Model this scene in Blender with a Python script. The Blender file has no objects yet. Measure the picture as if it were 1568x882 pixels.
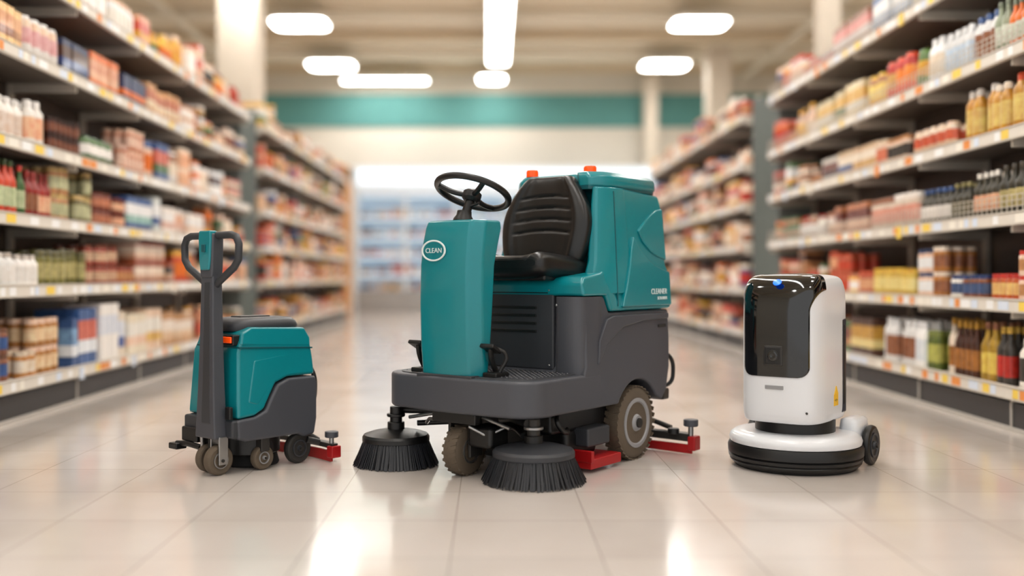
import bpy, bmesh, math, random
import numpy as np
from mathutils import Vector, Matrix, Euler
random.seed(7)
S = bpy.context.scene
COL = S.collection
rad = math.radians

def lin(c):
    out = []
    for v in c[:3]:
        v = v/255.0
        out.append(v/12.92 if v <= 0.04045 else ((v+0.055)/1.055)**2.4)
    return (out[0], out[1], out[2], 1.0)

# ---------------------------------------------------------------- materials
def mat(name, c, rough=0.45, metal=0.0, coat=0.0, bump=0.0, bscale=400, emit=0.0, var=0.04, vscale=3.0):
    m = bpy.data.materials.new(name); m.use_nodes = True
    nt = m.node_tree; b = nt.nodes['Principled BSDF']
    col = lin(c)
    b.inputs['Roughness'].default_value = rough
    b.inputs['Metallic'].default_value = metal
    b.inputs['Coat Weight'].default_value = coat
    b.inputs['Coat Roughness'].default_value = 0.12
    tc = nt.nodes.new('ShaderNodeTexCoord')
    if var > 0:
        nz = nt.nodes.new('ShaderNodeTexNoise'); nz.inputs['Scale'].default_value = vscale
        rp = nt.nodes.new('ShaderNodeValToRGB')
        rp.color_ramp.elements[0].position = 0.3; rp.color_ramp.elements[1].position = 0.7
        rp.color_ramp.elements[0].color = tuple([x*(1-var) for x in col[:3]]+[1])
        rp.color_ramp.elements[1].color = tuple([min(1, x*(1+var)) for x in col[:3]]+[1])
        nt.links.new(tc.outputs['Object'], nz.inputs['Vector'])
        nt.links.new(nz.outputs['Fac'], rp.inputs['Fac'])
        nt.links.new(rp.outputs['Color'], b.inputs['Base Color'])
    else:
        b.inputs['Base Color'].default_value = col
    if bump > 0:
        n2 = nt.nodes.new('ShaderNodeTexNoise'); n2.inputs['Scale'].default_value = bscale
        bp = nt.nodes.new('ShaderNodeBump'); bp.inputs['Strength'].default_value = bump
        bp.inputs['Distance'].default_value = 0.002
        nt.links.new(tc.outputs['Object'], n2.inputs['Vector'])
        nt.links.new(n2.outputs['Fac'], bp.inputs['Height'])
        nt.links.new(bp.outputs['Normal'], b.inputs['Normal'])
    if emit > 0:
        b.inputs['Emission Color'].default_value = col
        b.inputs['Emission Strength'].default_value = emit
    return m

TEAL = mat('teal_plastic', (0,126,136), 0.28, coat=0.3, bump=0.05)
TEAL_D = mat('teal_plastic_dark', (2,80,88), 0.4)
GREY = mat('grey_plastic', (68,70,77), 0.44, bump=0.15)
GREY_D = mat('dark_grey_plastic', (51,53,58), 0.48, bump=0.15)
GREY_L = mat('light_grey_hub', (146,146,148), 0.4)
BLACK = mat('black_plastic', (12,12,13), 0.42)
SEAT = mat('black_vinyl', (12,12,13), 0.34, bump=0.12, bscale=600)
RUB = mat('tyre_rubber', (92,80,66), 0.75, bump=0.3, bscale=200)
RUBD = mat('tyre_dark', (40,38,36), 0.7, bump=0.3, bscale=200)
RED = mat('red_rubber', (166,16,20), 0.4)
ORANGE = mat('orange_lens', (255,80,10), 0.25, emit=0.25)
STEEL = mat('steel', (165,165,165), 0.3, metal=0.9)
DSTEEL = mat('dark_steel', (60,58,56), 0.45, metal=0.5)
WHITE = mat('white_plastic', (224,226,230), 0.3, coat=0.4, var=0.0)
WTXT = mat('white_print', (225,235,235), 0.5)
GLASSB = mat('black_gloss_glass', (4,5,7), 0.06, coat=0.6, var=0)
BLUE = mat('blue_led', (20,95,255), 0.3, emit=1.6, var=0)
BLUED = mat('blue_dark_panel', (24,34,52), 0.3)
YEL = mat('yellow_sticker', (240,190,40), 0.5)
BRIST = mat('bristle', (42,44,49), 0.5)
BCORE = mat('bristle_core', (12,12,13), 0.8)

# ---------------------------------------------------------------- mesh helpers
def empty(name, loc, rz):
    e = bpy.data.objects.new(name, None); COL.objects.link(e)
    e.location = loc; e.rotation_euler = (0, 0, rz); e.empty_display_size = 0.2
    return e

def mk(name, V, F, m, parent=None, bevel=0.0, seg=3, loc=None, rot=None, M=None, sharp=38, fix=True):
    me = bpy.data.meshes.new(name)
    if M is not None:
        V = [M @ Vector(v) for v in V]
    me.from_pydata([tuple(v) for v in V], [], F)
    me.update()
    if fix:
        bm = bmesh.new(); bm.from_mesh(me)
        bmesh.ops.remove_doubles(bm, verts=bm.verts, dist=1e-6)
        bmesh.ops.recalc_face_normals(bm, faces=bm.faces)
        bm.to_mesh(me); bm.free()
    for p in me.polygons: p.use_smooth = True
    me.set_sharp_from_angle(angle=rad(sharp))
    me.materials.append(m)
    o = bpy.data.objects.new(name, me); COL.objects.link(o)
    if loc is not None: o.location = loc
    if rot is not None: o.rotation_euler = rot
    if parent is not None: o.parent = parent
    if bevel > 0:
        b = o.modifiers.new('bev', 'BEVEL'); b.width = bevel; b.segments = seg
        b.limit_method = 'ANGLE'; b.angle_limit = rad(32); b.harden_normals = True
        b.use_clamp_overlap = True
    return o

def box(name, a, b, z, m, parent=None, bevel=0.006, rot=None, seg=2):
    """a,b,z are (min,max)"""
    c = ((a[0]+a[1])/2, (b[0]+b[1])/2, (z[0]+z[1])/2)
    h = ((a[1]-a[0])/2, (b[1]-b[0])/2, (z[1]-z[0])/2)
    V = [(x*h[0], y*h[1], w*h[2]) for x in (-1,1) for y in (-1,1) for w in (-1,1)]
    F = [(0,1,3,2),(4,6,7,5),(0,4,5,1),(2,3,7,6),(0,2,6,4),(1,5,7,3)]
    return mk(name, V, F, m, parent, bevel, seg, loc=c, rot=rot)

def loft(name, rings, m, parent=None, bevel=0.0, cap=True, closed=True, **k):
    n = len(rings[0]); V = [p for r in rings for p in r]; F = []
    for i in range(len(rings)-1):
        for j in range(n if closed else n-1):
            j2 = (j+1) % n
            F.append((i*n+j, i*n+j2, (i+1)*n+j2, (i+1)*n+j))
    if cap:
        F.append(tuple(range(n))[::-1]); F.append(tuple((len(rings)-1)*n+j for j in range(n)))
    return mk(name, V, F, m, parent, bevel, **k)

def side_prism(name, prof, amap, m, parent=None, bevel=0.02, seg=4):
    """prof [(b,z)], amap(z,b)->(a0,a1)"""
    r0 = [(amap(z,b)[0], b, z) for b, z in prof]; r1 = [(amap(z,b)[1], b, z) for b, z in prof]
    return loft(name, [r0, r1], m, parent, bevel, seg=seg)

def plan_prism(name, plan, z0, z1, m, parent=None, bevel=0.01, seg=3):
    return loft(name, [[(x,y,z0) for x,y in plan], [(x,y,z1) for x,y in plan]], m, parent, bevel, seg=seg)

def lathe(name, prof, m, parent=None, N=48, loc=(0,0,0), rot=(0,0,0), cap=True, sharp=35):
    rings = []
    for r, z in prof:
        rings.append([(r*math.cos(2*math.pi*i/N), r*math.sin(2*math.pi*i/N), z) for i in range(N)])
    return loft(name, rings, m, parent, 0, cap=cap, loc=loc, rot=rot, sharp=sharp)

def cyl(name, r, z0, z1, m, parent, loc=(0,0,0), rot=(0,0,0), N=32, ch=0.003):
    ch = min(ch, r*0.4, (z1-z0)*0.4)
    return lathe(name, [(r-ch,z0),(r,z0+ch),(r,z1-ch),(r-ch,z1)], m, parent, N, loc, rot)

def tube(name, pts, r, m, parent=None, smooth=False, cyc=False):
    cu = bpy.data.curves.new(name, 'CURVE'); cu.dimensions = '3D'
    cu.bevel_depth = r; cu.bevel_resolution = 5; cu.use_fill_caps = True
    if smooth:
        sp = cu.splines.new('BEZIER'); sp.bezier_points.add(len(pts)-1)
        for bp_, p in zip(sp.bezier_points, pts):
            bp_.co = p; bp_.handle_left_type = bp_.handle_right_type = 'AUTO'
    else:
        sp = cu.splines.new('POLY'); sp.points.add(len(pts)-1)
        for q, p in zip(sp.points, pts): q.co = (*p, 1)
    sp.use_cyclic_u = cyc
    sp.use_smooth = True
    cu.materials.append(m)
    o = bpy.data.objects.new(name, cu); COL.objects.link(o)
    if parent: o.parent = parent
    return o

def torus(name, R, r, m, parent, M, N=64, n=14, sq=1.0):
    V = []; F = []
    for i in range(N):
        A = 2*math.pi*i/N
        for j in range(n):
            B = 2*math.pi*j/n
            V.append(((R+r*math.cos(B))*math.cos(A), (R+r*math.cos(B))*math.sin(A), r*sq*math.sin(B)))
    for i in range(N):
        for j in range(n):
            F.append((i*n+j, ((i+1)%N)*n+j, ((i+1)%N)*n+(j+1)%n, i*n+(j+1)%n))
    return mk(name, V, F, m, parent, M=M, sharp=80)

def text(name, body, size, m, parent, loc, side=True):
    cu = bpy.data.curves.new(name, 'FONT'); cu.body = body; cu.size = size; cu.extrude = 0.001
    cu.align_x = 'CENTER'; cu.materials.append(m)
    o = bpy.data.objects.new(name, cu); COL.objects.link(o); o.parent = parent
    if side:
        Mx = Matrix(((0,0,1),(1,0,0),(0,1,0)))
        o.rotation_euler = Mx.to_euler()
    else:
        o.rotation_euler = (rad(90), 0, 0)
    o.location = loc
    return o

def sring(hw, hl, n, N, cx=0, cy=0, z=0):
    R = []
    for i in range(N):
        t = 2*math.pi*i/N; c, s = math.cos(t), math.sin(t)
        R.append((cx+hw*math.copysign(abs(c)**(2/n), c), cy+hl*math.copysign(abs(s)**(2/n), s), z))
    return R

def wheel(name, a, b, r, w, parent, tyre=RUB, hub=GREY_L, hubr=0.62, lugs=0):
    """axle along local X"""
    rot = (0, rad(90), 0); loc = (a, b, r)
    c = 0.16*r
    lathe(name+'_tyre', [(hubr*r,-w/2+.004),(r-c,-w/2),(r-c*.3,-w/2+c*.35),(r,-w/2+c),(r,w/2-c),(r-c*.3,w/2-c*.35),(r-c,w/2),(hubr*r,w/2-.004)], tyre, parent, 56, loc, rot)
    for s in (-1, 1):
        hp = [(hubr*r*1.02, s*(w/2-.02)), (hubr*r*1.02, s*(w/2+.002)), (hubr*r*.88, s*(w/2+.002)), (hubr*r*.78, s*(w/2-.012)), (hubr*r*.4, s*(w/2-.012)), (hubr*r*.3, s*(w/2+.008)), (0.004, s*(w/2+.008))]
        lathe(name+'_hub', hp, hub, parent, 40, loc, rot)
        lathe(name+'_axle_cap', [(hubr*r*.2, s*(w/2)), (hubr*r*.2, s*(w/2+.018)), (0.003, s*(w/2+.018))], DSTEEL, parent, 20, loc, rot)
    if lugs:
        V = []; F = []
        for i in range(lugs):
            t = 2*math.pi*i/lugs
            for s in (-1, 1):
                M = Matrix.Translation((a, b, r)) @ Matrix.Rotation(t+(0.5*s*math.pi/lugs), 4, 'X') @ Matrix.Translation((s*w*.27, 0, r-0.002)) @ Matrix.Rotation(s*0.35, 4, 'Z')
                k = len(V)
                V += [M @ Vector((x*w*.2, y*r*.055, z*.0035)) for x in (-1,1) for y in (-1,1) for z in (-1,1)]
                F += [tuple(k+q for q in f) for f in ((0,1,3,2),(4,6,7,5),(0,4,5,1),(2,3,7,6),(0,2,6,4),(1,5,7,3))]
        mk(name+'_tread', V, F, tyre, parent, fix=False)

def cushion(name, wfn, L, T, dep, grooves, M, parent, m, nexp=3.2, K=110, N=84):
    rings = []
    for i in range(K+1):
        t = i/K
        t = 0.5-0.5*math.cos(math.pi*t)
        u = abs(2*t-1)
        e = max(0.02, (1-u**7))**(1/3.5)
        hw = wfn(t)*(0.75+0.25*e) if e > 0.3 else wfn(t)*(0.45+e)
        R = []
        for (x, y, _) in sring(1, 1, nexp, N):
            X = x*hw; Y = y*T*e
            if y < 0:
                c = max(0, 1-(abs(x)/0.72)**4) if abs(x) < .72 else 0
                Y += dep*c*e
                for g in grooves:
                    gg = g + .018*(1-(x/.65)**2)
                    Y += 0.009*math.exp(-((t*L-gg)/0.006)**2)*(1 if abs(x) < .6 else max(0, 1-(abs(x)-.6)/.08))
                Y += 0.008*math.exp(-((abs(x)-.68)/.05)**2)
            R.append((X, Y, t*L))
        rings.append(R)
    return loft(name, rings, m, parent, M=M, sharp=70)

# ================================================================ RIDE-ON SCRUBBER
R = empty('ride_on_floor_scrubber', (-0.157, 4.6, 0), rad(-38))
def arc(cx, cy, r, a0, a1, n):
    return [(cx+r*math.cos(rad(a0+(a1-a0)*i/n)), cy+r*math.sin(rad(a0+(a1-a0)*i/n))) for i in range(n+1)]
plan = [(-.45,.55)] + arc(-.31,.10,.14,180,262,8) + [(-.2,-.05),(-.07,-.063),(.07,-.063),(.2,-.05)] + arc(.31,.10,.14,278,360,8) + [(.45,.55)]
plan_prism('deck', plan, .30, .465, GREY, R, 0.016, 4)
inset = [(x*.9, .03+(y)*.93 if y < .5 else y-.1) for x, y in plan]
plan_prism('foot_mat', inset, .46, .4695, GREY_D, R, 0.003, 2)
V=[];F=[]
for i in range(26):
    for j in range(13):
        x=-.36+i*.029; y=.06+j*.029
        if abs(x+.02)<.2 and y<.17: continue
        k=len(V); h=.007
        V += [(x-h,y,.469),(x,y-h*.6,.469),(x+h,y,.469),(x,y+h*.6,.469),(x,y,.4735)]
        F += [(k,k+1,k+4),(k+1,k+2,k+4),(k+2,k+3,k+4),(k+3,k,k+4)]
mk('mat_studs', V, F, GREY, R, fix=False)
# lower grey body with wheel arch
wc = (.90,.185); wr=.222
archp = [(wc[0]+wr*math.cos(rad(t)), wc[1]+wr*math.sin(rad(t))) for t in range(150, 24, -9)]
prof = [(.40,.30),(.695,.30)] + archp[0:] + [(1.15,.28),(1.20,.33),(1.235,.45),(1.245,.60),(1.245,.752),(.64,.752),(.60,.83),(.43,.83),(.425,.70),(.42,.50),(.40,.462)]
side_prism('rear_chassis', prof, lambda z,b: (-.45,.45-.015*max(0,(z-.45)/.3)), GREY, R, .018)
box('wheel_well', (-.40,.30), (.70,1.10), (.12,.40), BLACK, R)
box('service_panel', (-.33,.27), (.405,.43), (.475,.895), GREY_D, R, .012)
box('panel_upper', (-.33,.27), (.41,.6), (.80,.905), GREY, R, .01)
for i in range(4):
    box('louvre_slot', (-.10,.17), (.399,.407), (.775-i*.038-.006,.775-i*.038+.006), BLACK, R, .002)
box('panel_latch', (-.28,.24), (.398,.407), (.845,.85), BLACK, R, .001)
for a,z in ((.245,.50),(.245,.86),(-.2,.86)):
    cyl('screw', .006, 0, .006, STEEL, R, loc=(a,.405,z), rot=(rad(90),0,0), N=12)
rg=[]
for z,s in ((.465,1),(.60,.99),(.83,.97)):
    rg.append(sring(.088*s,.12,3.2,28,.355,.50,z))
loft('corner_pod', rg, GREY, R, sharp=50)
cyl('screw', .006, 0, .006, STEEL, R, loc=(.30,.385,.79), rot=(rad(90),0,0), N=12)
def side_poly(name, pts, a, th, m, bevel=.006):
    return loft(name, [[(a-th,b,z) for b,z in pts],[(a,b,z) for b,z in pts]], m, R, bevel, seg=3)
side_poly('side_swage', [(.52,.50),(.60,.60),(.75,.675),(.95,.70),(1.22,.705),(1.22,.735),(.66,.735),(.60,.72),(.53,.62)], .453, .03, GREY, .008)
box('side_slot', (.44,.447), (1.12,1.20), (.66,.675), RUBD, R, .001)
# teal seat surround
def am(z,b): return (-.40, .445-.05*max(0,min(1,(z-.88)/.1)))
side_prism('seat_surround', [(.40,.833),(.40,.895),(.43,.925),(.60,.945),(.68,.99),(.78,.99),(.78,.755),(.645,.755),(.605,.833)], am, TEAL, R, .016)
# tank
prof = [(.70,.755),(1.255,.755),(1.265,.80),(1.258,.96),(1.235,.99),(1.238,1.20),(1.24,1.29),(1.215,1.355),(.79,1.375),(.765,1.34),(.745,1.10),(.72,.97)]
def am2(z,b):
    t=max(0,min(1,(z-.80)/.58)); f=max(0,min(1,(.78-b)/.08))
    return (-.34+.09*t, .445-.055*t-.03*f*min(1,t*3+.2))
side_prism('recovery_tank', prof, am2, TEAL, R, .02)
# chamfered shoulder beside seat
rg=[]
for z,b0 in ((.84,.56),(.93,.565),(1.0,.60),(1.15,.625),(1.30,.65),(1.372,.665)):
    t=(z-.80)/.58
    a1=.445-.055*t
    rg.append([(.325-.02*t,b0+.03,z),(.345-.02*t,b0,z),(a1-.045,b0+.005,z),(a1-.001,b0+.09,z),(a1-.001,.86,z),(.325-.02*t,.86,z)])
loft('shoulder', rg, TEAL, R, .010)
# lid
pl=[(-.22,.79),(-.17,.735),(.20,.735),(.24,.665),(.31,.655),(.372,.73),(.385,.80),(.395,1.16),(.36,1.225),(-.2,1.225),(-.25,1.15)]
loft('tank_lid', [[(x*1.0,y,1.372) for x,y in pl],[(x*1.01,y,1.385) for x,y in pl],[(x*1.0,y,1.425) for x,y in pl],[(x*.90,.94+(y-.94)*.92,1.452) for x,y in pl]], TEAL, R, .012)
loft('lid_gasket', [[(x*.985,y,1.36) for x,y in pl],[(x*.985,y,1.38) for x,y in pl]], TEAL_D, R)
def spoly(name, pts, th, m=TEAL, bevel=.008):
    def A(z): return .445-.055*max(0,min(1,(z-.80)/.58))
    return loft(name, [[(A(z)-.03,b,z) for b,z in pts],[(A(z)+th,b,z) for b,z in pts]], m, R, bevel, seg=3)
spoly('tank_relief', [(.74,.775),(1.245,.775),(1.25,.95),(1.19,.962),(1.10,.985),(1.02,1.02),(.95,1.07),(.90,1.13),(.87,1.07),(.84,.98),(.79,.87)], .012)
spoly('tank_relief_upper', [(.955,1.16),(1.00,1.10),(1.07,1.055),(1.14,1.03),(1.225,1.012),(1.23,1.285),(1.16,1.275),(1.07,1.235),(1.0,1.19)], .010)
spoly('tank_seam', [(.705,.78),(.712,.78),(.755,1.35),(.748,1.35)], .002, TEAL_D, .0005)
text('side_lettering', 'CLEANER', .040, WTXT, R, (.4595,1.10,.835))
text('side_sublettering', 'SCRUBBER', .022, WTXT, R, (.4595,1.135,.806))
for a,b,z in ((-.13,.79,1.445),(.225,.80,1.445)):
    cyl('beacon_base', .034, z-.005, z+.008, BLACK, R, loc=(a,b,0))
    lathe('beacon_lens', [(.033,z+.008),(.033,z+.035),(.028,z+.044),(.004,z+.046)], ORANGE, R, 28, (a,b,0))
# seat
Mb = Matrix.Translation((.08,.585,.975)) @ Matrix.Rotation(rad(-10),4,'X')
cushion('seat_back', lambda t: .226+.037*math.sin(math.pi*min(1,t*1.1))-.080*max(0,(t-.45)/.55)**1.8, .462, .064, .03, (.16,.22,.28,.34), Mb, R, SEAT)
Ms = Matrix.Translation((.075,.265,.99)) @ Matrix.Rotation(rad(-90-5),4,'X')
cushion('seat_cushion', lambda t: .255-.03*(1-t), .39, .072, .03, (.12,.22), Ms, R, SEAT)
box('seat_pan', (-.13,.27), (.33,.68), (.905,.95), BLACK, R, .012)
# steering tower
rg=[]
for z,hw,bf,bb,ca in ((.462,.178,-.035,.06,-.035),(.60,.180,-.05,.075,-.033),(.80,.180,-.06,.09,-.03),(.98,.178,-.062,.10,-.025),(1.08,.176,-.055,.125,-.02),(1.15,.172,-.045,.145,-.015),(1.185,.168,-.035,.14,-.012)):
    rg.append([(ca-hw,bb,z),(ca-hw,bf+.055,z),(ca-hw+.035,bf+.008,z),(ca-.06,bf-.006,z),(ca+.06,bf-.006,z),(ca+hw-.04,bf+.006,z),(ca+hw,bf+.07,z),(ca+hw,bb,z)])
loft('steering_tower', rg, TEAL, R, .012)
box('tower_foot', (-.2,.13), (-.05,.10), (.455,.475), GREY_D, R, .005)
Mbd = Matrix.Translation((-.075,-.071,1.045)) @ Matrix.Rotation(rad(90),4,'X') @ Matrix.Diagonal((1.3,.86,1,1))
torus('badge_ring', .053, .0045, WTXT, R, Mbd, 48, 8, .6)
text('badge_lettering', 'CLEAN', .032, WTXT, R, (-.075,-.070,1.035), side=False)
# steering wheel
Wc = Matrix.Translation((-.02,.15,1.325)) @ Matrix.Rotation(rad(-23),4,'X')
torus('steering_rim', .174, .016, BLACK, R, Wc)
for ang in (90, 215, 325):
    p0 = Wc @ Vector((.03*math.cos(rad(ang)), .03*math.sin(rad(ang)), -.02)); p1 = Wc @ Vector((.1*math.cos(rad(ang)), .1*math.sin(rad(ang)), -.018)); p2 = Wc @ Vector((.17*math.cos(rad(ang)), .17*math.sin(rad(ang)), 0))
    tube('steering_spoke', [p0,p1,p2], .013, BLACK, R, smooth=True)
eul = Wc.to_euler()
lathe('steering_hub', [(.03,-.05),(.045,-.035),(.045,-.005),(.035,.004),(.003,.006)], BLACK, R, 32, Wc.translation, eul)
tube('steering_stem', [tuple(Wc @ Vector((0,0,-.03))), (-.025,.10,1.22), (-.025,.09,1.17)], .022, BLACK, R)
lathe('stem_boot', [(.05,0),(.048,.012),(.036,.03),(.034,.05)], BLACK, R, 28, (-.025,.085,1.183), (rad(-10),0,0))
tube('column_lever', [(-.025,.11,1.25),(.04,.12,1.27)], .007, BLACK, R)
# pedals
for a0,s in ((.17,1),(-.27,-1)):
    box('pedal_base', (a0-.03,a0+.05), (.02,.12), (.466,.49), BLACK, R, .006)
    tube('pedal_arm', [(a0,.09,.48),(a0+.0,.05,.55),(a0+.01,.03,.60)], .013, BLACK, R, smooth=True)
    box('pedal_pad', (a0-.035,a0+.045), (.0,.075), (.588,.608), BLACK, R, .006, rot=(rad(-28),0,0))
    tube('pedal_linkage', [(a0+.04,.06,.49),(a0+.06,.08,.57),(a0+.03,.05,.60)], .009, BLACK, R, smooth=True)
# side brushes
def disc_brush(a,b,Rb,capmat):
    lathe('brush_core', [(.04,.03),(Rb*.74,.03),(Rb*.62,.12),(.02,.135)], BCORE, R, 48, (a,b,0))
    V=[];F=[]
    for ring_i,(ra,rb_) in enumerate(((.98,.74),(.90,.68),(.82,.62))):
        n=150
        for i in range(n):
            t=2*math.pi*(i+ring_i*.33)/n+random.uniform(-.008,.008)
            r0=Rb*rb_; r1=Rb*ra*random.uniform(.96,1.02)
            z0=.125; z1=random.uniform(.001,.007); w=.0026
            dt=random.uniform(-.03,.03)
            c0,s0=math.cos(t),math.sin(t); c1,s1=math.cos(t+dt),math.sin(t+dt)
            rm=r0*.48+r1*.52; zm=.060
            k=len(V)
            for (r,z,c,s,ww) in ((r0,z0,c0,s0,w*.8),(rm,zm,(c0+c1)/2,(s0+s1)/2,w),(r1,z1,c1,s1,w*1.3)):
                V += [(a+r*c-s*ww,b+r*s+c*ww,z),(a+r*c+s*ww,b+r*s-c*ww,z),(a+(r-.005)*c,b+(r-.005)*s,z)]
            for q in (0,3):
                F += [(k+q,k+q+1,k+q+4,k+q+3),(k+q+1,k+q+2,k+q+5,k+q+4),(k+q+2,k+q,k+q+3,k+q+5)]
    mk('brush_bristles', V, F, BRIST, R, fix=False)
    lathe('brush_disc', [(Rb*.72,.112),(Rb*.77,.118),(Rb*.77,.138),(Rb*.73,.15),(Rb*.55,.162),(Rb*.25,.175),(.005,.175)], capmat, R, 48, (a,b,0))
    cyl('brush_hub', .042, .17, .21, BLACK, R, loc=(a,b,0))
    cyl('brush_shaft', .03, .20, .285, DSTEEL if capmat is GREY_D else BLACK, R, loc=(a,b,0))
    cyl('shaft_collar', .045, .235, .25, STEEL if capmat is GREY_D else BLACK, R, loc=(a,b,0))
disc_brush(.345,.135,.242,GREY_D)
disc_brush(-.435,.06,.215,BLACK)
for s,a in ((-1,-.43),(1,.335)):
    tube('brush_arm', [(a,.10,.265),(a*.6,.16,.27),(a*.3,.22,.25)], .018, BLACK, R)
    tube('brush_arm_lower', [(a*.85,.14,.20),(a*.5,.24,.21),(a*.2,.3,.2)], .014, BLACK, R)
    tube('brush_spring', [(a*.8,.06,.24),(a*.35,.05,.28)], .009, STEEL, R)
wheel('drive_wheel', -.005,.07,.117,.085,R, RUB, STEEL, .5, lugs=22)
for s in (-1,1):
    box('drive_fork', (-.005+s*.06-.008,-.005+s*.06+.008), (.03,.12), (.09,.30), DSTEEL, R, .004)
cyl('steering_turntable', .09, .265, .305, DSTEEL, R, loc=(0,.08,0))
box('drive_motor', (.05,.19), (.02,.16), (.14,.24), BLACK, R, .02)
box('drive_bracket', (-.13,.13), (-.02,.02), (.25,.30), BLACK, R, .006)
tube('steering_rod', [(.08,.0,.24),(.16,.03,.2),(.22,.1,.24)], .008, STEEL, R)
tube('steering_rod', [(-.08,.0,.26),(-.18,.02,.25),(-.25,.08,.22)], .009, STEEL, R)
# under-chassis machinery
box('underframe', (-.36,.36), (.25,1.15), (.19,.31), BLACK, R, .02)
box('scrub_deck', (-.34,.36), (.38,.66), (.06,.20), BLACK, R, .03)
box('scrub_motor', (.27,.43), (.46,.66), (.115,.205), GREY_D, R, .012)
box('rear_skirt', (-.36,.15), (.44,.70), (.018,.066), BLACK, R, .006)
box('scrub_skirt', (.15,.46), (.44,.715), (.018,.066), RED, R, .006)
box('scrub_skirt_clamp', (.15,.465), (.435,.46), (.05,.105), RED, R, .004)
cyl('deck_motor', .07, .19, .30, DSTEEL, R, loc=(.18,.48,0))
cyl('deck_motor', .07, .19, .30, BLACK, R, loc=(-.18,.48,0))
tube('drain_hose', [(.36,.3,.29),(.40,.25,.25),(.38,.36,.2),(.33,.40,.22)], .012, BLACK, R, smooth=True)
wheel('rear_wheel', .395,.90,.186,.095,R, RUB, GREY_L, .66, lugs=34)
wheel('rear_wheel', -.395,.90,.186,.095,R, RUB, GREY_L, .66, lugs=34)
tube('rear_axle', [(-.35,.90,.186),(.35,.90,.186)], .025, DSTEEL, R)
# squeegee
sq=[(x,1.30-.02*(x/.6)**2,.0) for x in [-.6+.1*i for i in range(13)]]
def ribbon(name, pts, th, z0, z1, m, parent):
    rg=[]
    for x,y,_ in pts:
        rg.append([(x,y-th,z0),(x,y+th,z0),(x,y+th,z1),(x,y-th,z1)])
    return loft(name, rg, m, parent, .002, seg=1)
ribbon('squeegee_frame', [(x*.97,y-.06,0) for x,y,_ in sq], .028, .065, .105, DSTEEL, R)
ribbon('squeegee_blade', [(x,y-.085,0) for x,y,_ in sq], .006, .004, .05, RED, R)
for s in (-1,1):
    box('squeegee_end', (s*.60-.022,s*.60+.022), (1.18,1.25), (.02,.095), RED, R, .008)
    cyl('squeegee_knob', .038, .145, .18, GREY, R, loc=(s*.585,1.21,0))
    cyl('squeegee_knob_stem', .014, .08, .15, STEEL, R, loc=(s*.585,1.21,0))
    cyl('squeegee_roller', .03, .10, .13, BLACK, R, loc=(s*.50,1.18,0))
    tube('squeegee_arm', [(s*.2,1.15,.25),(s*.3,1.25,.16),(s*.45,1.25,.12)], .014, DSTEEL, R)
tube('squeegee_yoke', [(-.25,1.2,.22),(0,1.3,.15),(.25,1.2,.22)], .018, DSTEEL, R)
tube('vacuum_hose', [(.38,1.22,.52),(.42,1.28,.50),(.435,1.30,.42),(.42,1.28,.35),(.36,1.24,.34)], .011, BLACK, R, smooth=True)
box('rear_bumper', (.33,.43), (1.20,1.27), (.27,.33), DSTEEL, R, .01)

# ================================================================ WALK-BEHIND SCRUBBER
Wk = empty('walk_behind_floor_scrubber', (-1.315, 4.75, 0), rad(-40))
def am3(z,b): return (-.215,.19)
side_prism('base_housing', [(0,.165),(.05,.15),(.36,.15),(.40,.13),(.46,.14),(.475,.22),(.475,.40),(.465,.43),(.30,.43),(.23,.405),(.19,.34),(.16,.285),(.10,.262),(-.005,.255)], am3, GREY, Wk, .014)
def am4(z,b):
    t=max(0,min(1,(z-.3)/.38)); return (-.222+.05*t*t,.184-.03*t*t)
side_prism('solution_tank', [(0.002,.257),(.10,.266),(.155,.292),(.185,.345),(.225,.412),(.30,.437),(.468,.437),(.462,.52),(.452,.60),(.42,.655),(.12,.66),(.04,.635),(.015,.57)], am4, TEAL, Wk, .016)
side_prism('tank_side_relief', [(.06,.33),(.12,.31),(.17,.37),(.23,.43),(.44,.455),(.43,.57),(.10,.53)], lambda z,b:(-.178+.03*max(0,(z-.3)/.38)**2-.008,.178-.03*max(0,(z-.3)/.38)**2+.006), TEAL, Wk, .012)
side_prism('tank_lid', [(.03,.60),(.45,.575),(.452,.62),(.42,.672),(.10,.685),(.045,.66)], lambda z,b:(-.19+.15*max(0,z-.6),.168-.15*max(0,z-.6)), TEAL, Wk, .012)
side_prism('lid_seam', [(.02,.588),(.458,.566),(.458,.574),(.02,.596)], lambda z,b:(-.172,.172), TEAL_D, Wk, .001)
rg=[sring(hw,hl,3.5,40,-.01,.235,z) for hw,hl,z in ((.143,.205,.665),(.148,.21,.685),(.143,.20,.705),(.125,.18,.722),(.08,.13,.728))]
loft('lid_pad', rg, GREY_D, Wk, sharp=60)
box('pad_handle', (-.04,.04), (.12,.30), (.722,.734), BLACK, Wk, .005)
box('reflector', (.04,.135), (-.004,.03), (.612,.642), ORANGE, Wk, .005)
box('reflector_housing', (-.12,.145), (.003,.05), (.60,.65), BLACK, Wk, .006)
tube('rear_hose', [(.1,.46,.5),(.13,.49,.45),(.14,.50,.35),(.12,.49,.24)], .012, BLACK, Wk, smooth=True)
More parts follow.
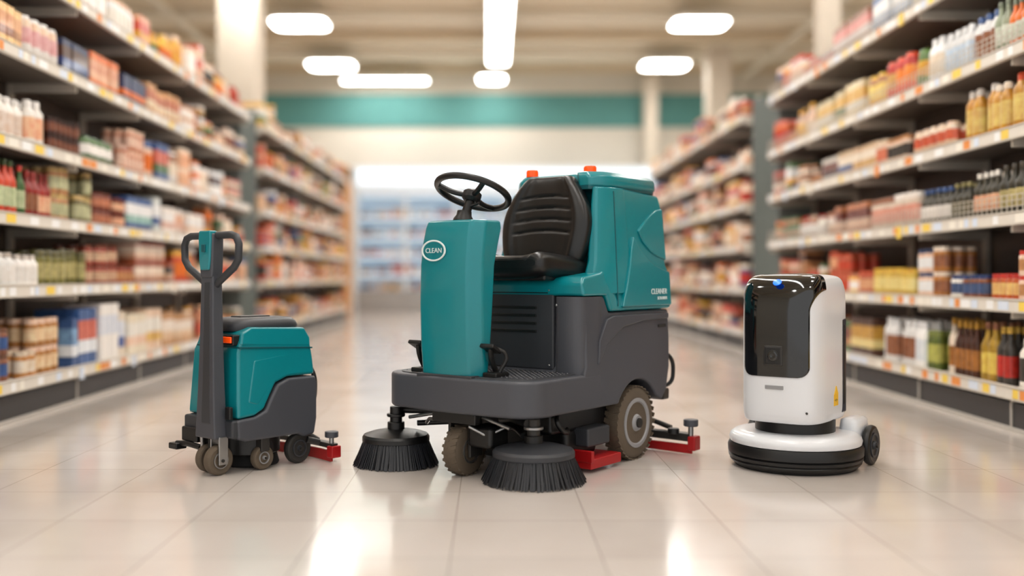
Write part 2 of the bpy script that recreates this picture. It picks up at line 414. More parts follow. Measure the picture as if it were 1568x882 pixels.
# post
pc=.055
pz=[(.17,.080,.045),(.24,.074,.045),(.40,.064,.042),(.60,.056,.038),(.90,.048,.034),(.95,.045,.032)]
loft('handle_post', [[(pc-h,-.045-d,z),(pc+h,-.045-d,z),(pc+h,-.045+d*.6,z),(pc-h,-.045+d*.6,z)] for z,h,d in pz], GREY, Wk, .008)
loft('post_channel', [[(pc-h*.35,-.047-d,z),(pc+h*.62,-.047-d,z),(pc+h*.62,-.035,z),(pc-h*.35,-.035,z)] for z,h,d in pz[1:5]], GREY_D, Wk, .004)
loft('handle_head', [[(pc-h,-.085,z),(pc+h,-.085,z),(pc+h,-.02,z),(pc-h,-.02,z)] for z,h in ((.92,.045),(.965,.050),(1.10,.054),(1.13,.049))], GREY, Wk, .01)
loft('control_cover', [[(pc-h,-.094,z),(pc+h,-.094,z),(pc+h,-.05,z),(pc-h,-.05,z)] for z,h in ((.955,.034),(1.0,.042),(1.10,.048),(1.14,.044))], TEAL, Wk, .008)
box('control_button', (pc-.015,pc+.015), (-.10,-.09), (1.04,1.075), TEAL_D, Wk, .003)
for s in (-1,1):
    c=pc
    tube('grip_loop', [(c+s*.02,-.05,.875),(c+s*.065,-.052,.905),(c+s*.18,-.055,.968),(c+s*.213,-.055,1.005),(c+s*.217,-.055,1.075),(c+s*.197,-.055,1.108),(c+s*.16,-.055,1.118),(c+s*.03,-.052,1.118)], .0175, GREY_D, Wk)
# chassis bits
box('front_apron', (-.21,.185), (-.03,.06), (.17,.255), GREY_D, Wk, .012)
box('apron_switch', (.14,.18), (-.04,-.02), (.26,.32), BLACK, Wk, .006)
box('front_bracket', (-.20,-.07), (-.05,.02), (.13,.20), BLACK, Wk, .008)
tube('foot_lever', [(-.22,-.06,.115),(-.14,-.05,.12),(-.05,-.04,.11)], .014, BLACK, Wk)
box('foot_pedal', (-.25,-.18), (-.09,-.03), (.09,.12), BLACK, Wk, .006)
tube('bracket_rod', [(-.03,-.05,.20),(-.02,-.05,.12),(-.05,-.04,.07)], .01, STEEL, Wk)
wheel('caster', .105,-.05,.070,.048,Wk,RUB,STEEL,.55)
wheel('caster', .0,-.03,.066,.042,Wk,RUB,STEEL,.55)
for a in (.072,.137): box('caster_fork', (a-.005,a+.005), (-.07,-.02), (.05,.18), STEEL, Wk, .003)
for a in (-.028,.027): box('caster_fork', (a-.005,a+.005), (-.05,-.0), (.05,.18), DSTEEL, Wk, .003)
cyl('brush_head', .15, .07, .155, BLACK, Wk, loc=(0,.2,0))
lathe('scrub_brush', [(.13,.002),(.135,.01),(.12,.07),(.02,.075)], BCORE, Wk, 48, (-.02,.23,0))
wheel('support_wheel', .15,.165,.058,.04,Wk,RUB,GREY_L,.5)
box('support_bracket', (.125,.18), (.14,.19), (.09,.16), DSTEEL, Wk, .004)
wheel('transport_wheel', .15,.38,.075,.04,Wk,RUBD,GREY_D,.55)
wheel('transport_wheel', -.15,.38,.075,.04,Wk,RUBD,GREY_D,.55)
sq2=[(-.27+.054*i, .52+.03*(1-((-.27+.054*i)/.27)**2),0) for i in range(11)]
ribbon('squeegee_frame', sq2, .02, .065, .09, DSTEEL, Wk)
ribbon('squeegee_blade', [(x,y-.02,0) for x,y,_ in sq2], .008, .003, .055, RED, Wk)
box('squeegee_end', (.24,.285), (.49,.55), (.02,.08), RED, Wk, .006)
box('squeegee_end', (-.285,-.24), (.49,.55), (.02,.08), RED, Wk, .006)
for s in (-1,1):
    cyl('squeegee_knob', .034, .12, .15, GREY, Wk, loc=(s*.245,.52,0))
    cyl('squeegee_knob_stem', .012, .07, .125, STEEL, Wk, loc=(s*.245,.52,0))
tube('squeegee_arm', [(.05,.44,.16),(.10,.50,.12),(.12,.54,.09)], .014, DSTEEL, Wk)
tube('squeegee_arm', [(.20,.40,.12),(.22,.46,.10)], .016, BLACK, Wk)

# ================================================================ CLEANING ROBOT
Rb = empty('floor_cleaning_robot', (1.502, 4.9, 0), rad(-38))
HW,HL,NE = .198,.262,4.2
PR = [(.232,.90,.90,.90),(.238,.955,.955,.955),(.26,.985,.985,.985),(.30,1,1,1),(.45,1,1,1),(.60,1,1,1),(.74,1,.995,1),(.80,.997,.975,.998),(.85,.985,.93,.99),(.885,.955,.87,.965),(.912,.90,.77,.92),(.927,.80,.64,.83),(.934,.62,.48,.64),(.937,.35,.27,.36),(.938,.02,.02,.02)]
def prf(u):
    i=min(len(PR)-2,max(0,int(u))); f=u-i
    P=[PR[max(0,i-1)],PR[i],PR[i+1],PR[min(len(PR)-1,i+2)]]
    out=[]
    for k in range(4):
        p0,p1,p2,p3=[p[k] for p in P]
        out.append(0.5*((2*p1)+(-p0+p2)*f+(2*p0-5*p1+4*p2-p3)*f*f+(-p0+3*p1-3*p2+p3)*f**3))
    return out
rings=[]
for i in range(14*6+1):
    z,sw,sf,sb=prf(i/6)
    rg=[]
    for (x,y,_) in sring(1,1,NE,80):
        rg.append((x*HW*sw, y*HL*(sf if y<0 else sb), z))
    rings.append(rg)
loft('body_shell', rings, WHITE, Rb, sharp=60)
def panel(name, u0, u1, hwfn, m, off, cx=0.0, K=70, N=40):
    def P(xf,u):
        z,sw,sf,sb=prf(u)
        xf=max(-.999,min(.999,xf))
        return Vector((HW*sw*xf, -HL*sf*(1-abs(xf)**NE)**(1/NE), z))
    V=[];F=[]
    for i in range(K+1):
        u=u0+(u1-u0)*(i/K)**1.3
        lo,hi=hwfn(u)
        for j in range(N+1):
            xf=lo+(hi-lo)*j/N
            p=P(xf,u); d1=P(xf+.01,u)-P(xf-.01,u); d2=P(xf,min(13.9,u+.02))-P(xf,u-.02)
            n=d1.cross(d2)
            if n.length<1e-12: n=Vector((0,0,1))
            n.normalize()
            V.append(p+n*off)
    for i in range(K):
        for j in range(N):
            k=i*(N+1)+j; F.append((k,k+1,k+N+2,k+N+1))
    o=mk(name,V,F,m,Rb,sharp=80,fix=False)
    s=o.modifiers.new('sol','SOLIDIFY'); s.thickness=.006; s.offset=-1
    return o
U0=4.02
def hwf(u):
    r=.32; h=.80
    d=u-U0
    if d<r: h-=.24*(1-math.sqrt(max(0,1-((r-d)/r)**2)))
    lo=-h; hi=h
    if u>6.3: hi+=.19*min(1,(u-6.3)/2)**1.5; lo-=.15*min(1,(u-6.3)/2)**1.5
    return lo,hi
panel('visor', U0, 13.2, hwf, GLASSB, .0035, K=90)
def onfront(a,z,off=.004):
    lo,hi=0,8
    for _ in range(40):
        m_=(lo+hi)/2
        if prf(m_)[0]<z: lo=m_
        else: hi=m_
    _,sw,sf,sb=prf(lo); xf=a/(HW*sw)
    return -HL*sf*(1-abs(xf)**NE)**(1/NE)-off
y_=onfront(0,.55)
box('camera_bezel', (-.05,.042), (y_-.004,y_+.006), (.505,.60), DSTEEL, Rb, .012, seg=4)
box('camera_face', (-.044,.036), (y_-.006,y_+.004), (.511,.594), BLACK, Rb, .010, seg=4)
lathe('camera_lens', [(.026,0),(.024,.004),(.014,.006),(.003,.003)], GLASSB, Rb, 32, (-.004,y_-.005,.552), (rad(90),0,0))
torus('camera_lens_ring', .026, .002, DSTEEL, Rb, Matrix.Translation((-.004,y_-.006,.552)) @ Matrix.Rotation(rad(90),4,'X'), 32, 8)
lathe('status_light', [(.020,0),(.020,.003),(.016,.004),(.003,.005)], BLUE, Rb, 28, (.01,onfront(0,.897),.897), (rad(42),0,0))
box('name_tag', (-.045,.045), (onfront(0,.40),onfront(0,.40)+.006), (.394,.412), GREY_L, Rb, .002)
box('side_slot', (HW*.9,HW*.998), (.10,.165), (.26,.72), BLUED, Rb, .008)
box('side_handle', (HW*.9,HW+.002), (.12,.14), (.30,.69), BLACK, Rb, .004)
box('warning_sticker', (HW-.004,HW+.0012), (-.02,.04), (.305,.36), YEL, Rb, .0005)
V=[(HW+.003,-.017,.36),(HW+.003,.037,.36),(HW+.003,.010,.40)]
mk('warning_triangle', V+[(v[0]-.004,v[1],v[2]) for v in V], [(0,1,2),(5,4,3),(0,3,4,1),(1,4,5,2),(2,5,3,0)], YEL, Rb)
text('sticker_print','= ! =',.02,BLACK,Rb,(HW+.0015,.010,.325))
cyl('screw', .006, 0, .004, DSTEEL, Rb, loc=(.15,-.243,.29), rot=(rad(90),0,0), N=12)
# neck / base
lathe('neck', [(.19,.14),(.19,.245)], BLACK, Rb, 48, (0,0,0))
k_=.975
lathe('base_shroud', [(r*k_,z) for r,z in [(.18,.176),(.262,.175),(.295,.168),(.316,.153),(.322,.135),(.318,.118),(.30,.112)]], WHITE, Rb, 80, (0,0,0), sharp=50)
lathe('bumper', [(r*k_,z) for r,z in [(.28,.01),(.295,.006),(.312,.02),(.320,.03),(.316,.036),(.324,.042),(.327,.055),(.320,.06),(.328,.066),(.330,.097),(.322,.114),(.29,.116)]], BLACK, Rb, 96, (0,0,0), sharp=30)
lathe('brush_ring', [(.26,.0),(.285,.001),(.295,.03),(.26,.035)], BCORE, Rb, 80, (0,0,0))
for s in (-1,1):
    rg=[sring(hw,hl,3.2,40,s*.215,.22,z) for hw,hl,z in ((.045,.08,.10),(.055,.095,.12),(.055,.095,.19),(.050,.09,.22),(.03,.07,.23))]
    loft('wheel_fender', rg, WHITE, Rb, sharp=60)
    wheel('robot_wheel', s*.295,.225,.098,.04,Rb,BLACK,GREY_D,.6)

# ================================================================ MASS MESH (vertex-coloured)
class Mass:
    def __init__(s): s.V=[]; s.F=[]; s.C=[]
    def rings(s,cx,cy,z,rx,ry,h,prof,cols,n):
        k=len(s.V); off=math.pi/4 if n==4 else 0; sc=math.sqrt(2) if n==4 else 1
        cs=[(math.cos(2*math.pi*j/n+off)*sc, math.sin(2*math.pi*j/n+off)*sc) for j in range(n)]
        for r,t in prof:
            for c,q in cs: s.V.append((cx+rx*r*c, cy+ry*r*q, z+h*t))
        for i in range(len(prof)-1):
            for j in range(n):
                j2=(j+1)%n
                s.F.append((k+i*n+j,k+i*n+j2,k+(i+1)*n+j2,k+(i+1)*n+j)); s.C.append(cols[i])
        s.F.append(tuple(k+(len(prof)-1)*n+j for j in range(n))); s.C.append(cols[-1])
    def box(s,x0,x1,y0,y1,z0,z1,c):
        k=len(s.V)
        s.V+=[(x,y,z) for x in (x0,x1) for y in (y0,y1) for z in (z0,z1)]
        for f in ((0,1,3,2),(4,6,7,5),(0,4,5,1),(2,3,7,6),(0,2,6,4),(1,5,7,3)):
            s.F.append(tuple(k+q for q in f)); s.C.append(c)
    def build(s,name,m,parent=None):
        me=bpy.data.meshes.new(name); me.from_pydata(s.V,[],s.F); me.update()
        ca=me.color_attributes.new('Col','FLOAT_COLOR','CORNER')
        cnt=[len(f) for f in s.F]
        arr=np.repeat(np.array([c if len(c)==4 else (*c,1) for c in s.C],dtype=np.float32),cnt,axis=0)
        ca.data.foreach_set('color',arr.ravel())
        for p in me.polygons: p.use_smooth=True
        me.set_sharp_from_angle(angle=rad(45))
        me.materials.append(m)
        o=bpy.data.objects.new(name,me); COL.objects.link(o)
        if parent: o.parent=parent
        return o
def vmat(name,rough,coat=0.0,metal=0,nf=.25):
    m=bpy.data.materials.new(name); m.use_nodes=True; nt=m.node_tree; b=nt.nodes['Principled BSDF']
    a=nt.nodes.new('ShaderNodeVertexColor'); a.layer_name='Col'
    nz=nt.nodes.new('ShaderNodeTexNoise'); nz.inputs['Scale'].default_value=22
    mx=nt.nodes.new('ShaderNodeMixRGB'); mx.blend_type='OVERLAY'; mx.inputs['Fac'].default_value=nf
    tc=nt.nodes.new('ShaderNodeTexCoord')
    nt.links.new(tc.outputs['Object'],nz.inputs['Vector'])
    nt.links.new(a.outputs['Color'],mx.inputs['Color1']); nt.links.new(nz.outputs['Fac'],mx.inputs['Color2'])
    nt.links.new(mx.outputs['Color'],b.inputs['Base Color'])
    b.inputs['Roughness'].default_value=rough; b.inputs['Coat Weight'].default_value=coat
    return m
VM_PROD=vmat('packaging',.36,.15,nf=.6); VM_SHELF=vmat('painted_shelf_metal',.45,nf=.1)

BOTTLE=[(.92,0),(1,.02),(1,.14),(1,.50),(1,.58),(.9,.64),(.42,.78),(.38,.88),(.44,.88),(.44,.985),(.38,1)]
def bottle(M,x,y,z,r,h,body,label,cap):
    M.rings(x,y,z,r,r,h,BOTTLE,[body,body,label,body,body,body,body,cap,cap,cap],12)
JUG=[(.95,0),(1,.03),(1,.15),(1,.62),(.97,.72),(.6,.82),(.5,.86),(.55,.86),(.55,.98),(.45,1)]
def jug(M,x,y,z,r,h,body,label,cap):
    M.rings(x,y,z,r,r,h,JUG,[body,body,label,body,body,body,cap,cap,cap],12)
JAR=[(.93,0),(1,.04),(1,.2),(1,.66),(1,.78),(.84,.83),(.92,.83),(.92,.985),(.85,1)]
def jar(M,x,y,z,r,h,body,label,cap):
    M.rings(x,y,z,r,r,h,JAR,[body,body,label,body,body,cap,cap,cap],12)
def carton(M,x,y,z,r,h,body,label,cap):
    M.rings(x,y,z,r*1.0,r*.93,h,[(1,0),(1,.22),(1,.45),(1,.8),(1,1)],[body,label,cap,body],4)
def bag(M,x,y,z,r,h,body,label,cap):
    M.rings(x,y,z,r*.9,r*.95,h,[(.8,0),(1,.1),(1.02,.3),(.98,.7),(.85,.9),(.7,1)],[body,body,label,cap,body],8)
KIND={'bottle':(bottle,.041),'jug':(jug,.050),'jar':(jar,.045),'carton':(carton,.05),'bag':(bag,.070),'box':(carton,.085)}

PAL_PEACH=[(236,205,178),(240,224,205),(232,180,145),(222,155,120),(245,238,228),(210,105,85),(205,160,95),(240,205,180),(190,135,90),(250,245,240),(150,95,65),(235,220,200)]
PAL_MIX=PAL_PEACH+[(195,50,40),(240,185,55),(80,115,70),(60,90,145),(245,245,245),(228,115,40),(80,50,38),(205,75,50),(225,165,60),(120,60,45),(60,55,50)]
def rc(pal): return lin(random.choice(pal))
def shade(c,f): return tuple([max(0,min(1,c[i]*f)) for i in range(3)]+[1])

def stock(M, xf, s, z, y0, y1, runs, pal, gap, far=False):
    y=y0; ri=0
    while y<y1-.05:
        scripted = ri<len(runs)
        if scripted:
            yend,kind,h,body,label,cap=runs[ri]; ri+=1
            if yend<=y: continue
            cols=[lin(body),lin(label),lin(cap)]; rows=3
        else:
            kind=random.choice(['bottle','jug','jar','jar','carton','carton','bag','box','box'])
            h=min(gap-.1, random.choice([.12,.16,.2,.24,.28,.3,.34]))
            yend=y+random.uniform(.16,.6)
            cols=[rc(pal),rc(pal),rc(pal)]; rows=2
        fn,r0=KIND[kind]; yend=min(yend,y1)
        while y+2*r0<yend+.001:
            n=random.randint(2,5); hh0=h*random.uniform(.88,1.06); r=r0*random.uniform(.85,1.12)
            cc=[shade(cols[0],random.uniform(.8,1.15)),cols[1],cols[2]]
            if random.random()<.35: cc[1]=rc(pal)
            if random.random()<.2: cc[2]=rc(pal)
            if random.random()<.12: cc[0]=rc(pal)
            front=.03+(random.uniform(0,.05) if random.random()<.4 else 0)
            stack=2 if (kind in('jar','box','carton') and hh0<.2 and gap>.42 and random.random()<.7) else 1
            for _ in range(n):
                if y+2*r>yend: break
                if random.random()<.03: y+=2*r; continue
                f=random.uniform(.94,1.06)
                for d in range(1 if far else rows):
                    x=xf+s*(front+r+d*2.15*r)+random.uniform(-.005,.005)
                    if abs(x-xf)>.46: break
                    hh=hh0*random.uniform(.99,1.01)
                    for q in range(stack):
                        fn(M,x,y+r,z+q*hh,r,hh,shade(cc[0],f),shade(cc[1],f),cc[2])
                y+=2*r*1.05
            y+=.006
            if y+2*r0*.9>=yend: break
        y=max(y,yend if yend-y<.1 else y)+random.uniform(.005,.04)

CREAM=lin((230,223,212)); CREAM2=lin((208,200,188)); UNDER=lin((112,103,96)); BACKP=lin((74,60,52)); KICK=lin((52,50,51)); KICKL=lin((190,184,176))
TAGS=[lin((252,252,252)),lin((252,252,252)),lin((250,244,232)),lin((250,215,90)),lin((240,150,70)),lin((225,235,250))]
def shelving(name, xf, s, y0, y1, levels, dp=.55, wires=()):
    M=Mass()
    xb=xf+s*dp
    def bx(xa,xb_,*r): M.box(min(xa,xb_),max(xa,xb_),*r)
    bx(xf+s*.03,xb,y0,y1,0.02,.17,KICK)
    bx(xf+s*.0,xf+s*.05,y0,y1,0.0,.025,KICKL)
    n=int((y1-y0)/1.2)
    for i in range(n+1):
        yy=y0+i*(y1-y0)/n
        bx(xf+s*.022,xf+s*.04,yy-.008,yy+.008,.02,.17,KICKL)
        bx(xb-s*.05,xb-s*.0,yy-.03,yy+.03,0,levels[-1]+.45,CREAM2)
    bx(xb-s*.02,xb+s*.02,y0,y1,.02,levels[-1]+.35,BACKP)
    for li,z in enumerate(levels):
        bx(xf+s*.02,xb,y0,y1,z-.03,z,CREAM2)
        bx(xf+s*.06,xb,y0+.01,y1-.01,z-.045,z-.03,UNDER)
        bx(xf,xf+s*.025,y0,y1,z-.07,z+.012,CREAM)
        bx(xf-s*.006,xf,y0,y1,z-.07,z-.062,CREAM2)
        bx(xf-s*.006,xf,y0,y1,z+.002,z+.010,CREAM2)
        for i in range(n+1):
            yy=min(y1-.02,max(y0+.02,y0+i*(y1-y0)/n))
            M.box(min(xf+s*.03,xb),max(xf+s*.03,xb),yy-.012,yy+.012,z-.11,z-.03,CREAM2)
        yy=y0+.1
        while yy<y1-.1:
            w=random.choice([.05,.06,.08,.12]); c=random.choice(TAGS)
            bx(xf-s*.003,xf,yy,yy+w,z-.058,z-.004,c)
            if random.random()<.05: bx(xf-s*.012,xf-s*.002,yy,yy+.07,z-.09,z+.0,random.choice(TAGS[1:]))
            yy+=w+random.choice([.02,.06,.12,.2])
        if li in wires:
            for hz in (.04,.075,.11):
                bx(xf+s*.005,xf+s*.010,y0,y1,z+hz,z+hz+.004,CREAM2)
            yy=y0
            while yy<y1:
                bx(xf+s*.004,xf+s*.009,yy,yy+.004,z,z+.114,CREAM2); yy+=.06
    for yy in (y0-.03,y1):
        bx(xf+s*.12,xb,yy,yy+.03,0,levels[-1]+.2,lin((120,128,126)))
    return M.build(name,VM_SHELF)

LL=[.26,.86,1.32,1.80,2.38,2.94]; RL=[.26,.78,1.30,1.81,2.30,2.90]
SH=[shelving('stocked_grocery_shelf',-3.0,-1,3.4,12.5,LL),
 shelving('stocked_grocery_shelf',3.1,1,3.4,11.1,RL,wires=(2,4,5)),
 shelving('stocked_grocery_shelf',-3.0,-1,13.3,21.0,LL),
 shelving('stocked_grocery_shelf',3.1,1,12.2,19.5,RL)]
W_=(245,243,240)
runsL=[
 [(5.6,'jar',.17,(120,70,45),(225,200,180),(190,150,110)),(6.45,'jar',.17,(150,95,70),(235,215,200),(120,80,60)),(7.1,'jar',.18,(190,130,70),(230,200,160),(225,205,180)),(7.75,'carton',.40,(60,95,150),(235,240,245),(120,160,200)),(8.3,'carton',.42,(235,238,242),(60,90,160),(225,230,240)),(9.3,'box',.36,(238,225,200),(225,180,90),(240,235,225)),(10.2,'box',.3,(190,140,90),(225,190,150),(240,225,210))],
 [(6.7,'jug',.23,W_,(235,230,225),(215,205,195)),(7.5,'jar',.27,(110,105,50),(175,165,110),(90,85,50)),(8.6,'jar',.16,(150,60,45),(205,170,140),(120,60,40)),(9.6,'box',.2,(170,90,60),(220,180,150),(240,220,200))],
 [(6.55,'bottle',.36,(60,95,45),(190,200,160),(70,90,50)),(7.0,'bottle',.34,(150,35,28),(170,50,40),(150,40,30)),(7.7,'jar',.2,(120,110,70),(190,190,150),(200,170,110)),(8.3,'jar',.13,(130,60,40),(190,120,90),(110,50,35)),(9.2,'box',.30,(225,230,225),(150,190,180),(240,240,240)),(10.6,'box',.25,(235,225,215),(225,180,160),(240,235,230))],
 [(6.9,'jug',.29,(240,234,226),(226,205,190),(240,235,230)),(7.5,'jar',.13,(70,35,28),(120,70,50),(50,30,25)),(8.2,'bag',.2,(70,110,60),(160,170,110),(90,120,70)),(8.8,'jar',.2,(190,120,90),(225,190,170),(200,160,140))],
 [(6.5,'carton',.26,(230,190,130),(240,225,210),(222,160,110)),(7.05,'bag',.3,(240,235,230),(225,170,170),(235,215,205)),(7.55,'box',.27,(30,50,95),(50,75,130),(35,50,90)),(8.2,'box',.27,(235,238,242),(200,210,225),(240,240,240)),(8.8,'box',.22,(40,55,95),(90,110,150),(50,60,100)),(9.8,'carton',.26,(225,165,110),(240,220,190),(200,120,90))],
 [(7.0,'carton',.26,(235,200,160),(240,225,215),(230,170,150)),(8.0,'box',.24,(240,225,215),(225,170,130),(245,240,235))]]
runsR=[
 [(6.0,'jug',.32,(235,225,200),(240,200,70),(245,240,230)),(6.4,'bottle',.37,(190,150,50),(225,195,90),(200,160,60)),(6.95,'bottle',.40,(70,35,18),(170,110,50),(190,140,40)),(7.15,'jar',.3,(95,110,40),(180,180,90),(120,130,60)),(8.1,'jug',.33,W_,(225,230,235),(235,235,235)),(9.0,'box',.3,(225,190,80),(240,220,150),(200,150,60)),(10.2,'bottle',.3,(225,180,60),(240,220,170),(220,120,50))],
 [(6.3,'jar',.17,(200,90,40),(230,190,120),(200,60,50)),(6.8,'jar',.17,(140,80,40),(70,90,130),(50,70,120)),(7.4,'jar',.18,(170,110,50),(225,200,150),(60,80,120)),(8.2,'jar',.2,(205,170,70),(235,215,140),(225,180,70)),(9.3,'jar',.18,(180,90,60),(225,170,130),(210,90,60))],
 [(6.5,'bottle',.30,(50,45,30),(190,175,120),(60,50,35)),(7.3,'bottle',.26,(60,55,40),(90,85,55),(150,140,90)),(8.3,'jar',.26,(235,215,195),(225,160,140),(240,230,220)),(9.4,'box',.24,(200,130,90),(230,190,160),(240,225,215))],
 [(6.75,'jug',.33,(196,140,48),(222,190,110),(215,75,30)),(7.5,'bag',.2,(225,190,160),(205,90,60),(235,215,190)),(8.1,'jar',.2,(235,205,180),(215,120,90),(235,215,190)),(9.2,'box',.22,(225,190,150),(225,150,110),(240,225,205))],
 [(6.2,'bottle',.30,(150,160,135),(215,220,205),(120,130,110)),(7.2,'jug',.30,(240,240,240),(205,220,235),(240,240,240)),(7.45,'bag',.3,(90,130,50),(150,170,80),(90,120,60)),(7.95,'bag',.32,(225,80,45),(240,140,60),(200,50,40)),(8.4,'bag',.3,(240,190,60),(245,220,130),(230,160,50)),(9.6,'carton',.28,(238,220,180),(240,235,225),(235,190,110))],
 [(6.7,'bottle',.32,(120,130,95),(190,200,180),(90,100,70)),(7.5,'bottle',.3,(190,185,165),(225,225,215),(150,150,120)),(8.2,'carton',.28,(80,110,160),(190,205,225),(240,240,240)),(9.2,'box',.28,(225,190,190),(240,235,235),(220,140,130))]]
def stockall(name,xf,s,y0,y1,levels,runs,pal,par):
    M=Mass()
    for i,z in enumerate(levels):
        gap=(levels[i+1]-z) if i+1<len(levels) else .5
        stock(M,xf,s,z+.001,y0+.05,y1-.05,runs[i] if runs else [],pal,gap)
    return M.build(name,VM_PROD,par)
stockall('grocery_products',-3.0,-1,3.4,12.5,LL,runsL,PAL_PEACH+PAL_MIX,SH[0])
stockall('grocery_products',3.1,1,3.4,11.1,RL,runsR,PAL_MIX,SH[1])
stockall('grocery_products',-3.0,-1,13.3,21.0,LL,None,PAL_MIX,SH[2])
stockall('grocery_products',3.1,1,12.2,19.5,RL,None,PAL_PEACH+PAL_MIX,SH[3])

# ================================================================ ROOM
H=6.5; X0,X1=-9.5,9.5; Y0,Y1=-3.0,27.0
def roomquad(name,V,m):
    me=bpy.data.meshes.new(name); me.from_pydata(V,[],[(0,1,2,3)]); me.materials.append(m)
    o=bpy.data.objects.new(name,me); COL.objects.link(o); return o
fm=bpy.data.materials.new('polished_floor_tile'); fm.use_nodes=True; nt=fm.node_tree; b=nt.nodes['Principled BSDF']
tc=nt.nodes.new('ShaderNodeTexCoord'); mp=nt.nodes.new('ShaderNodeMapping'); mp.inputs['Location'].default_value=(.13,.22,0)
br=nt.nodes.new('ShaderNodeTexBrick'); br.offset=0; br.squash=1
br.inputs['Scale'].default_value=1.0; br.inputs['Brick Width'].default_value=.5; br.inputs['Row Height'].default_value=.5
br.inputs['Mortar Size'].default_value=.003; br.inputs['Mortar Smooth'].default_value=.3; br.inputs['Bias'].default_value=0
br.inputs['Color1'].default_value=lin((213,204,197)); br.inputs['Color2'].default_value=lin((206,197,190)); br.inputs['Mortar'].default_value=lin((176,166,158))
nz=nt.nodes.new('ShaderNodeTexNoise'); nz.inputs['Scale'].default_value=1.8; nz.inputs['Detail'].default_value=6
mx=nt.nodes.new('ShaderNodeMixRGB'); mx.blend_type='OVERLAY'; mx.inputs['Fac'].default_value=.18
nt.links.new(tc.outputs['Object'],mp.inputs['Vector']); nt.links.new(mp.outputs['Vector'],br.inputs['Vector']); nt.links.new(mp.outputs['Vector'],nz.inputs['Vector'])
nt.links.new(br.outputs['Color'],mx.inputs['Color1']); nt.links.new(nz.outputs['Fac'],mx.inputs['Color2']); nt.links.new(mx.outputs['Color'],b.inputs['Base Color'])
mr=nt.nodes.new('ShaderNodeMapRange'); mr.inputs['To Min'].default_value=.12; mr.inputs['To Max'].default_value=.25
nt.links.new(nz.outputs['Fac'],mr.inputs['Value']); nt.links.new(mr.outputs['Result'],b.inputs['Roughness'])
b.inputs['Coat Weight'].default_value=.4; b.inputs['Coat Roughness'].default_value=.11
roomquad('floor',[(X0,Y0,0),(X1,Y0,0),(X1,Y1,0),(X0,Y1,0)],fm)
WALL=mat('cream_wall',(232,224,210),.8,var=.03,vscale=.6)
CEIL=mat('ceiling_deck',(242,228,204),.85,var=.04,vscale=.5)
TEALW=mat('teal_wall_band',(92,152,148),.7)
roomquad('ceiling',[(X0,Y0,H),(X0,Y1,H),(X1,Y1,H),(X1,Y0,H)],CEIL)
roomquad('wall_back',[(X0,Y1,0),(X1,Y1,0),(X1,Y1,H),(X0,Y1,H)],WALL)
roomquad('wall_left',[(X0,Y0,0),(X0,Y1,0),(X0,Y1,H),(X0,Y0,H)],WALL)
roomquad('wall_right',[(X1,Y0,0),(X1,Y0,H),(X1,Y1,H),(X1,Y1,0)],WALL)
box('trim_1',(X0+.01,X1-.01),(Y1-.05,Y1-.002),(4.95,5.85),TEALW,None,.0)
box('baseboard_back',(X0+.01,X1-.01),(Y1-.03,Y1-.002),(0,.12),mat('baseboard',(120,112,104),.6),None,.0)
M=Mass()
bc=lin((248,240,224)); bd=lin((222,204,176))
for i in range(15):
    y=0.5+i*1.85
    M.box(X0+.05,X1-.05,y-.10,y+.10,H-.20,H-.02,bc if i%2 else bd)
for x in (-6.5,6.8):
    M.box(x-.06,x+.06,Y0+.1,Y1-.1,H-.30,H-.20,bc)
M.build('ceiling_beams',vmat('beam_paint',.7,nf=.1))
COLM=mat('column_paint',(226,214,197),.7)
def column(x,y,w):
    e=empty('support_column',(x,y,0),0)
    box('shaft',(-w/2,w/2),(-w/2,w/2),(0,H-.21),COLM,e,.02)
    box('base_collar',(-w/2-.04,w/2+.04),(-w/2-.04,w/2+.04),(0,.25),COLM,e,.02)
    box('capital',(-w/2-.05,w/2+.05),(-w/2-.05,w/2+.05),(H-.6,H-.43),COLM,e,.02)
column(-4.25,17.0,.66); column(5.35,23.4,.5); column(4.75,14.0,.3); column(4.25,26.3,.35)
# luminaires
LUM=bpy.data.materials.new('luminaire_diffuser'); LUM.use_nodes=True; b=LUM.node_tree.nodes['Principled BSDF']
b.inputs['Base Color'].default_value=(1,1,1,1); b.inputs['Emission Color'].default_value=(1,.97,.925,1); b.inputs['Emission Strength'].default_value=20
FRM=mat('luminaire_frame',(240,238,232),.5)
def rrect(wx,wy,r,z,n=5):
    P=[]
    for cx,cy,a0 in ((wx/2-r,wy/2-r,0),(-wx/2+r,wy/2-r,90),(-wx/2+r,-wy/2+r,180),(wx/2-r,-wy/2+r,270)):
        for i in range(n+1):
            t=rad(a0+90*i/n); P.append((cx+r*math.cos(t),cy+r*math.sin(t),z))
    return P
def lum(x,y,wx,wy,r=.05,z=H-.46):
    e=empty('ceiling_luminaire',(x,y,z),0)
    loft('housing',[rrect(wx+.08,wy+.08,r+.02,0.0),rrect(wx+.08,wy+.08,r+.02,.09)],FRM,e)
    loft('diffuser',[rrect(wx,wy,r,-.02),rrect(wx,wy,r,-.001)],LUM,e)
    for sx in (-1,1): tube('hanger',[(sx*wx*.3,0,.08),(sx*wx*.3,0,.44)],.01,FRM,e)
for y in (0.2,4.2,8.2,12.2,16.2,20.2,24.2):
    for x in (-3.85,4.25): lum(x,y,1.08,.85,.2)
for i in range(8):
    lum(.2,1.6+i*3.0,.44,2.8)
lum(.05,25.9,.65,.8,.2); lum(-2.75,26.1,2.2,.3)

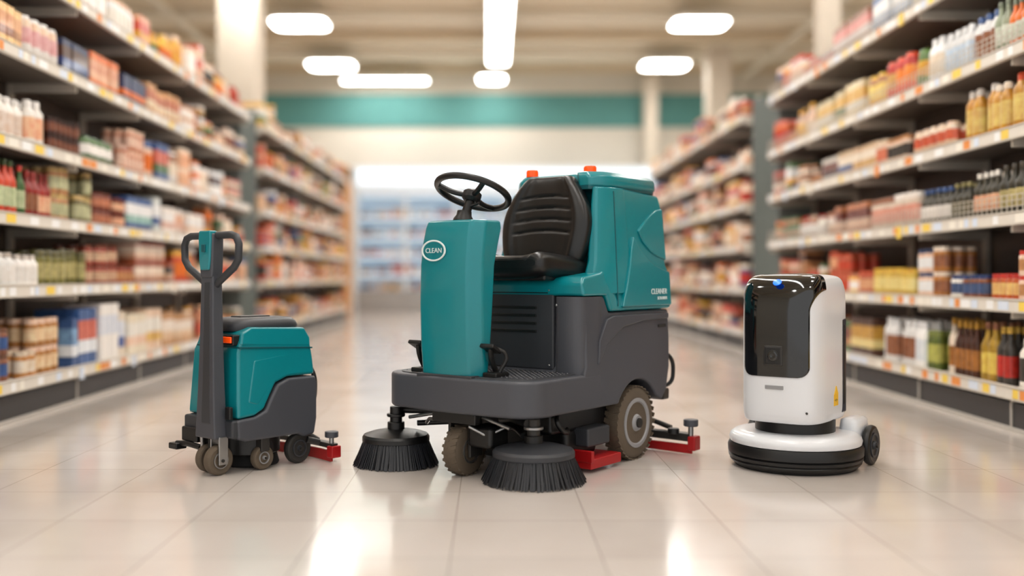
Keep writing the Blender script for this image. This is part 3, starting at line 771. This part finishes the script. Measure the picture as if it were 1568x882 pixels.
# ---------------- back refrigerated display
e=empty('refrigerated_display_case',(0.4,25.2,0),0)
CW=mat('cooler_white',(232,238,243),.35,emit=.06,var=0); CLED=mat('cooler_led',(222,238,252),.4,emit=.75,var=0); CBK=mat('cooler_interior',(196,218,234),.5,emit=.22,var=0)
CG=mat('cooler_grey',(165,162,160),.5)
box('back_panel',(-3.8,3.8),(.75,.8),(0,3.7),CBK,e)
box('base',(-3.8,3.8),(0,.8),(0,.55),CG,e,.02)
box('canopy',(-3.8,3.8),(-.05,.8),(3.0,3.7),CW,e,.03)
box('header_light',(-3.75,3.75),(-.09,-.04),(3.2,3.6),CLED,e,0)
for s in (-1,1): box('end_wall',(s*3.8-.05,s*3.8+.05),(0,.8),(0,3.7),CW,e,.01)
for i in range(1,6): box('mullion',(-3.8+i*1.267-.04,-3.8+i*1.267+.04),(0,.06),(.55,3.0),CW,e,.01)
for z in (.95,1.42,1.90,2.40): 
    box('shelf',(-3.75,3.75),(.15,.75),(z-.03,z),CW,e,.004)
    box('shelf_light',(-3.7,3.7),(.12,.15),(z-.045,z-.005),CLED,e,0)
box('shelf_led',(-3.7,3.7),(.1,.14),(2.93,2.98),CLED,e,0)
M=Mass()
for z in (.55,.95,1.42,1.90,2.40):
    x=-3.7
    while x<3.6:
        w=random.uniform(.25,.6); c=rc([(170,188,205),(220,228,236),(225,200,185),(200,110,92),(120,150,176),(228,230,232),(220,180,140),(100,135,160),(220,175,172)])
        hh=random.uniform(.18,.32); xe=min(3.68,x+w); k=x
        while k+.09<xe:
            bottle(M,k+.045,.22,z+.002,.042,hh,c,rc(PAL_MIX),c); bottle(M,k+.045,.35,z+.002,.042,hh,c,c,c); k+=.095
        x+=w+.03
M.build('chilled_products',VM_PROD,e)
e=empty('wooden_display_rack',(-3.98,22.6,0),0)
WD=mat('warm_wood',(214,156,98),.55,var=.15,vscale=6)
for x in (-.75,.75): box('side',(x-.04,x+.04),(-.4,.4),(0,3.35),WD,e,.01)
box('rack_back',(-.75,.75),(.36,.4),(0,3.35),WD,e,.01)
box('header',(-.79,.79),(-.42,.4),(3.1,3.4),WD,e,.02)
for z in (.3,.85,1.4,1.95,2.5): box('shelf',(-.75,.75),(-.38,.38),(z-.04,z),WD,e,.008)
M=Mass()
for z in (.3,.85,1.4,1.95,2.5):
    x=-.68
    while x<.55:
        c=rc([(190,110,70),(225,170,120),(240,225,205),(160,60,50),(110,75,50),(225,150,80)]); 
        box_h=random.uniform(.25,.42); carton(M,x+.09,-.25,z+.002,.085,box_h,c,rc(PAL_PEACH),c); x+=.2
M.build('packaged_goods',VM_PROD,e)

# ---------------- world, camera
w=bpy.data.worlds.new('World'); S.world=w; w.use_nodes=True
bg=w.node_tree.nodes['Background']; bg.inputs['Color'].default_value=(1,.985,.965,1); bg.inputs['Strength'].default_value=1.05
cam=bpy.data.cameras.new('Camera'); co=bpy.data.objects.new('Camera',cam); COL.objects.link(co)
co.location=(0,0,.93); co.rotation_euler=(rad(90),0,0)
cam.sensor_width=36; cam.lens=35; cam.shift_x=.0217; cam.shift_y=-.0121
cam.dof.use_dof=True; cam.dof.focus_distance=4.75; cam.dof.aperture_fstop=.47
cam.clip_end=200
S.camera=co
S.view_settings.view_transform='Standard'
S.view_settings.exposure=0.06
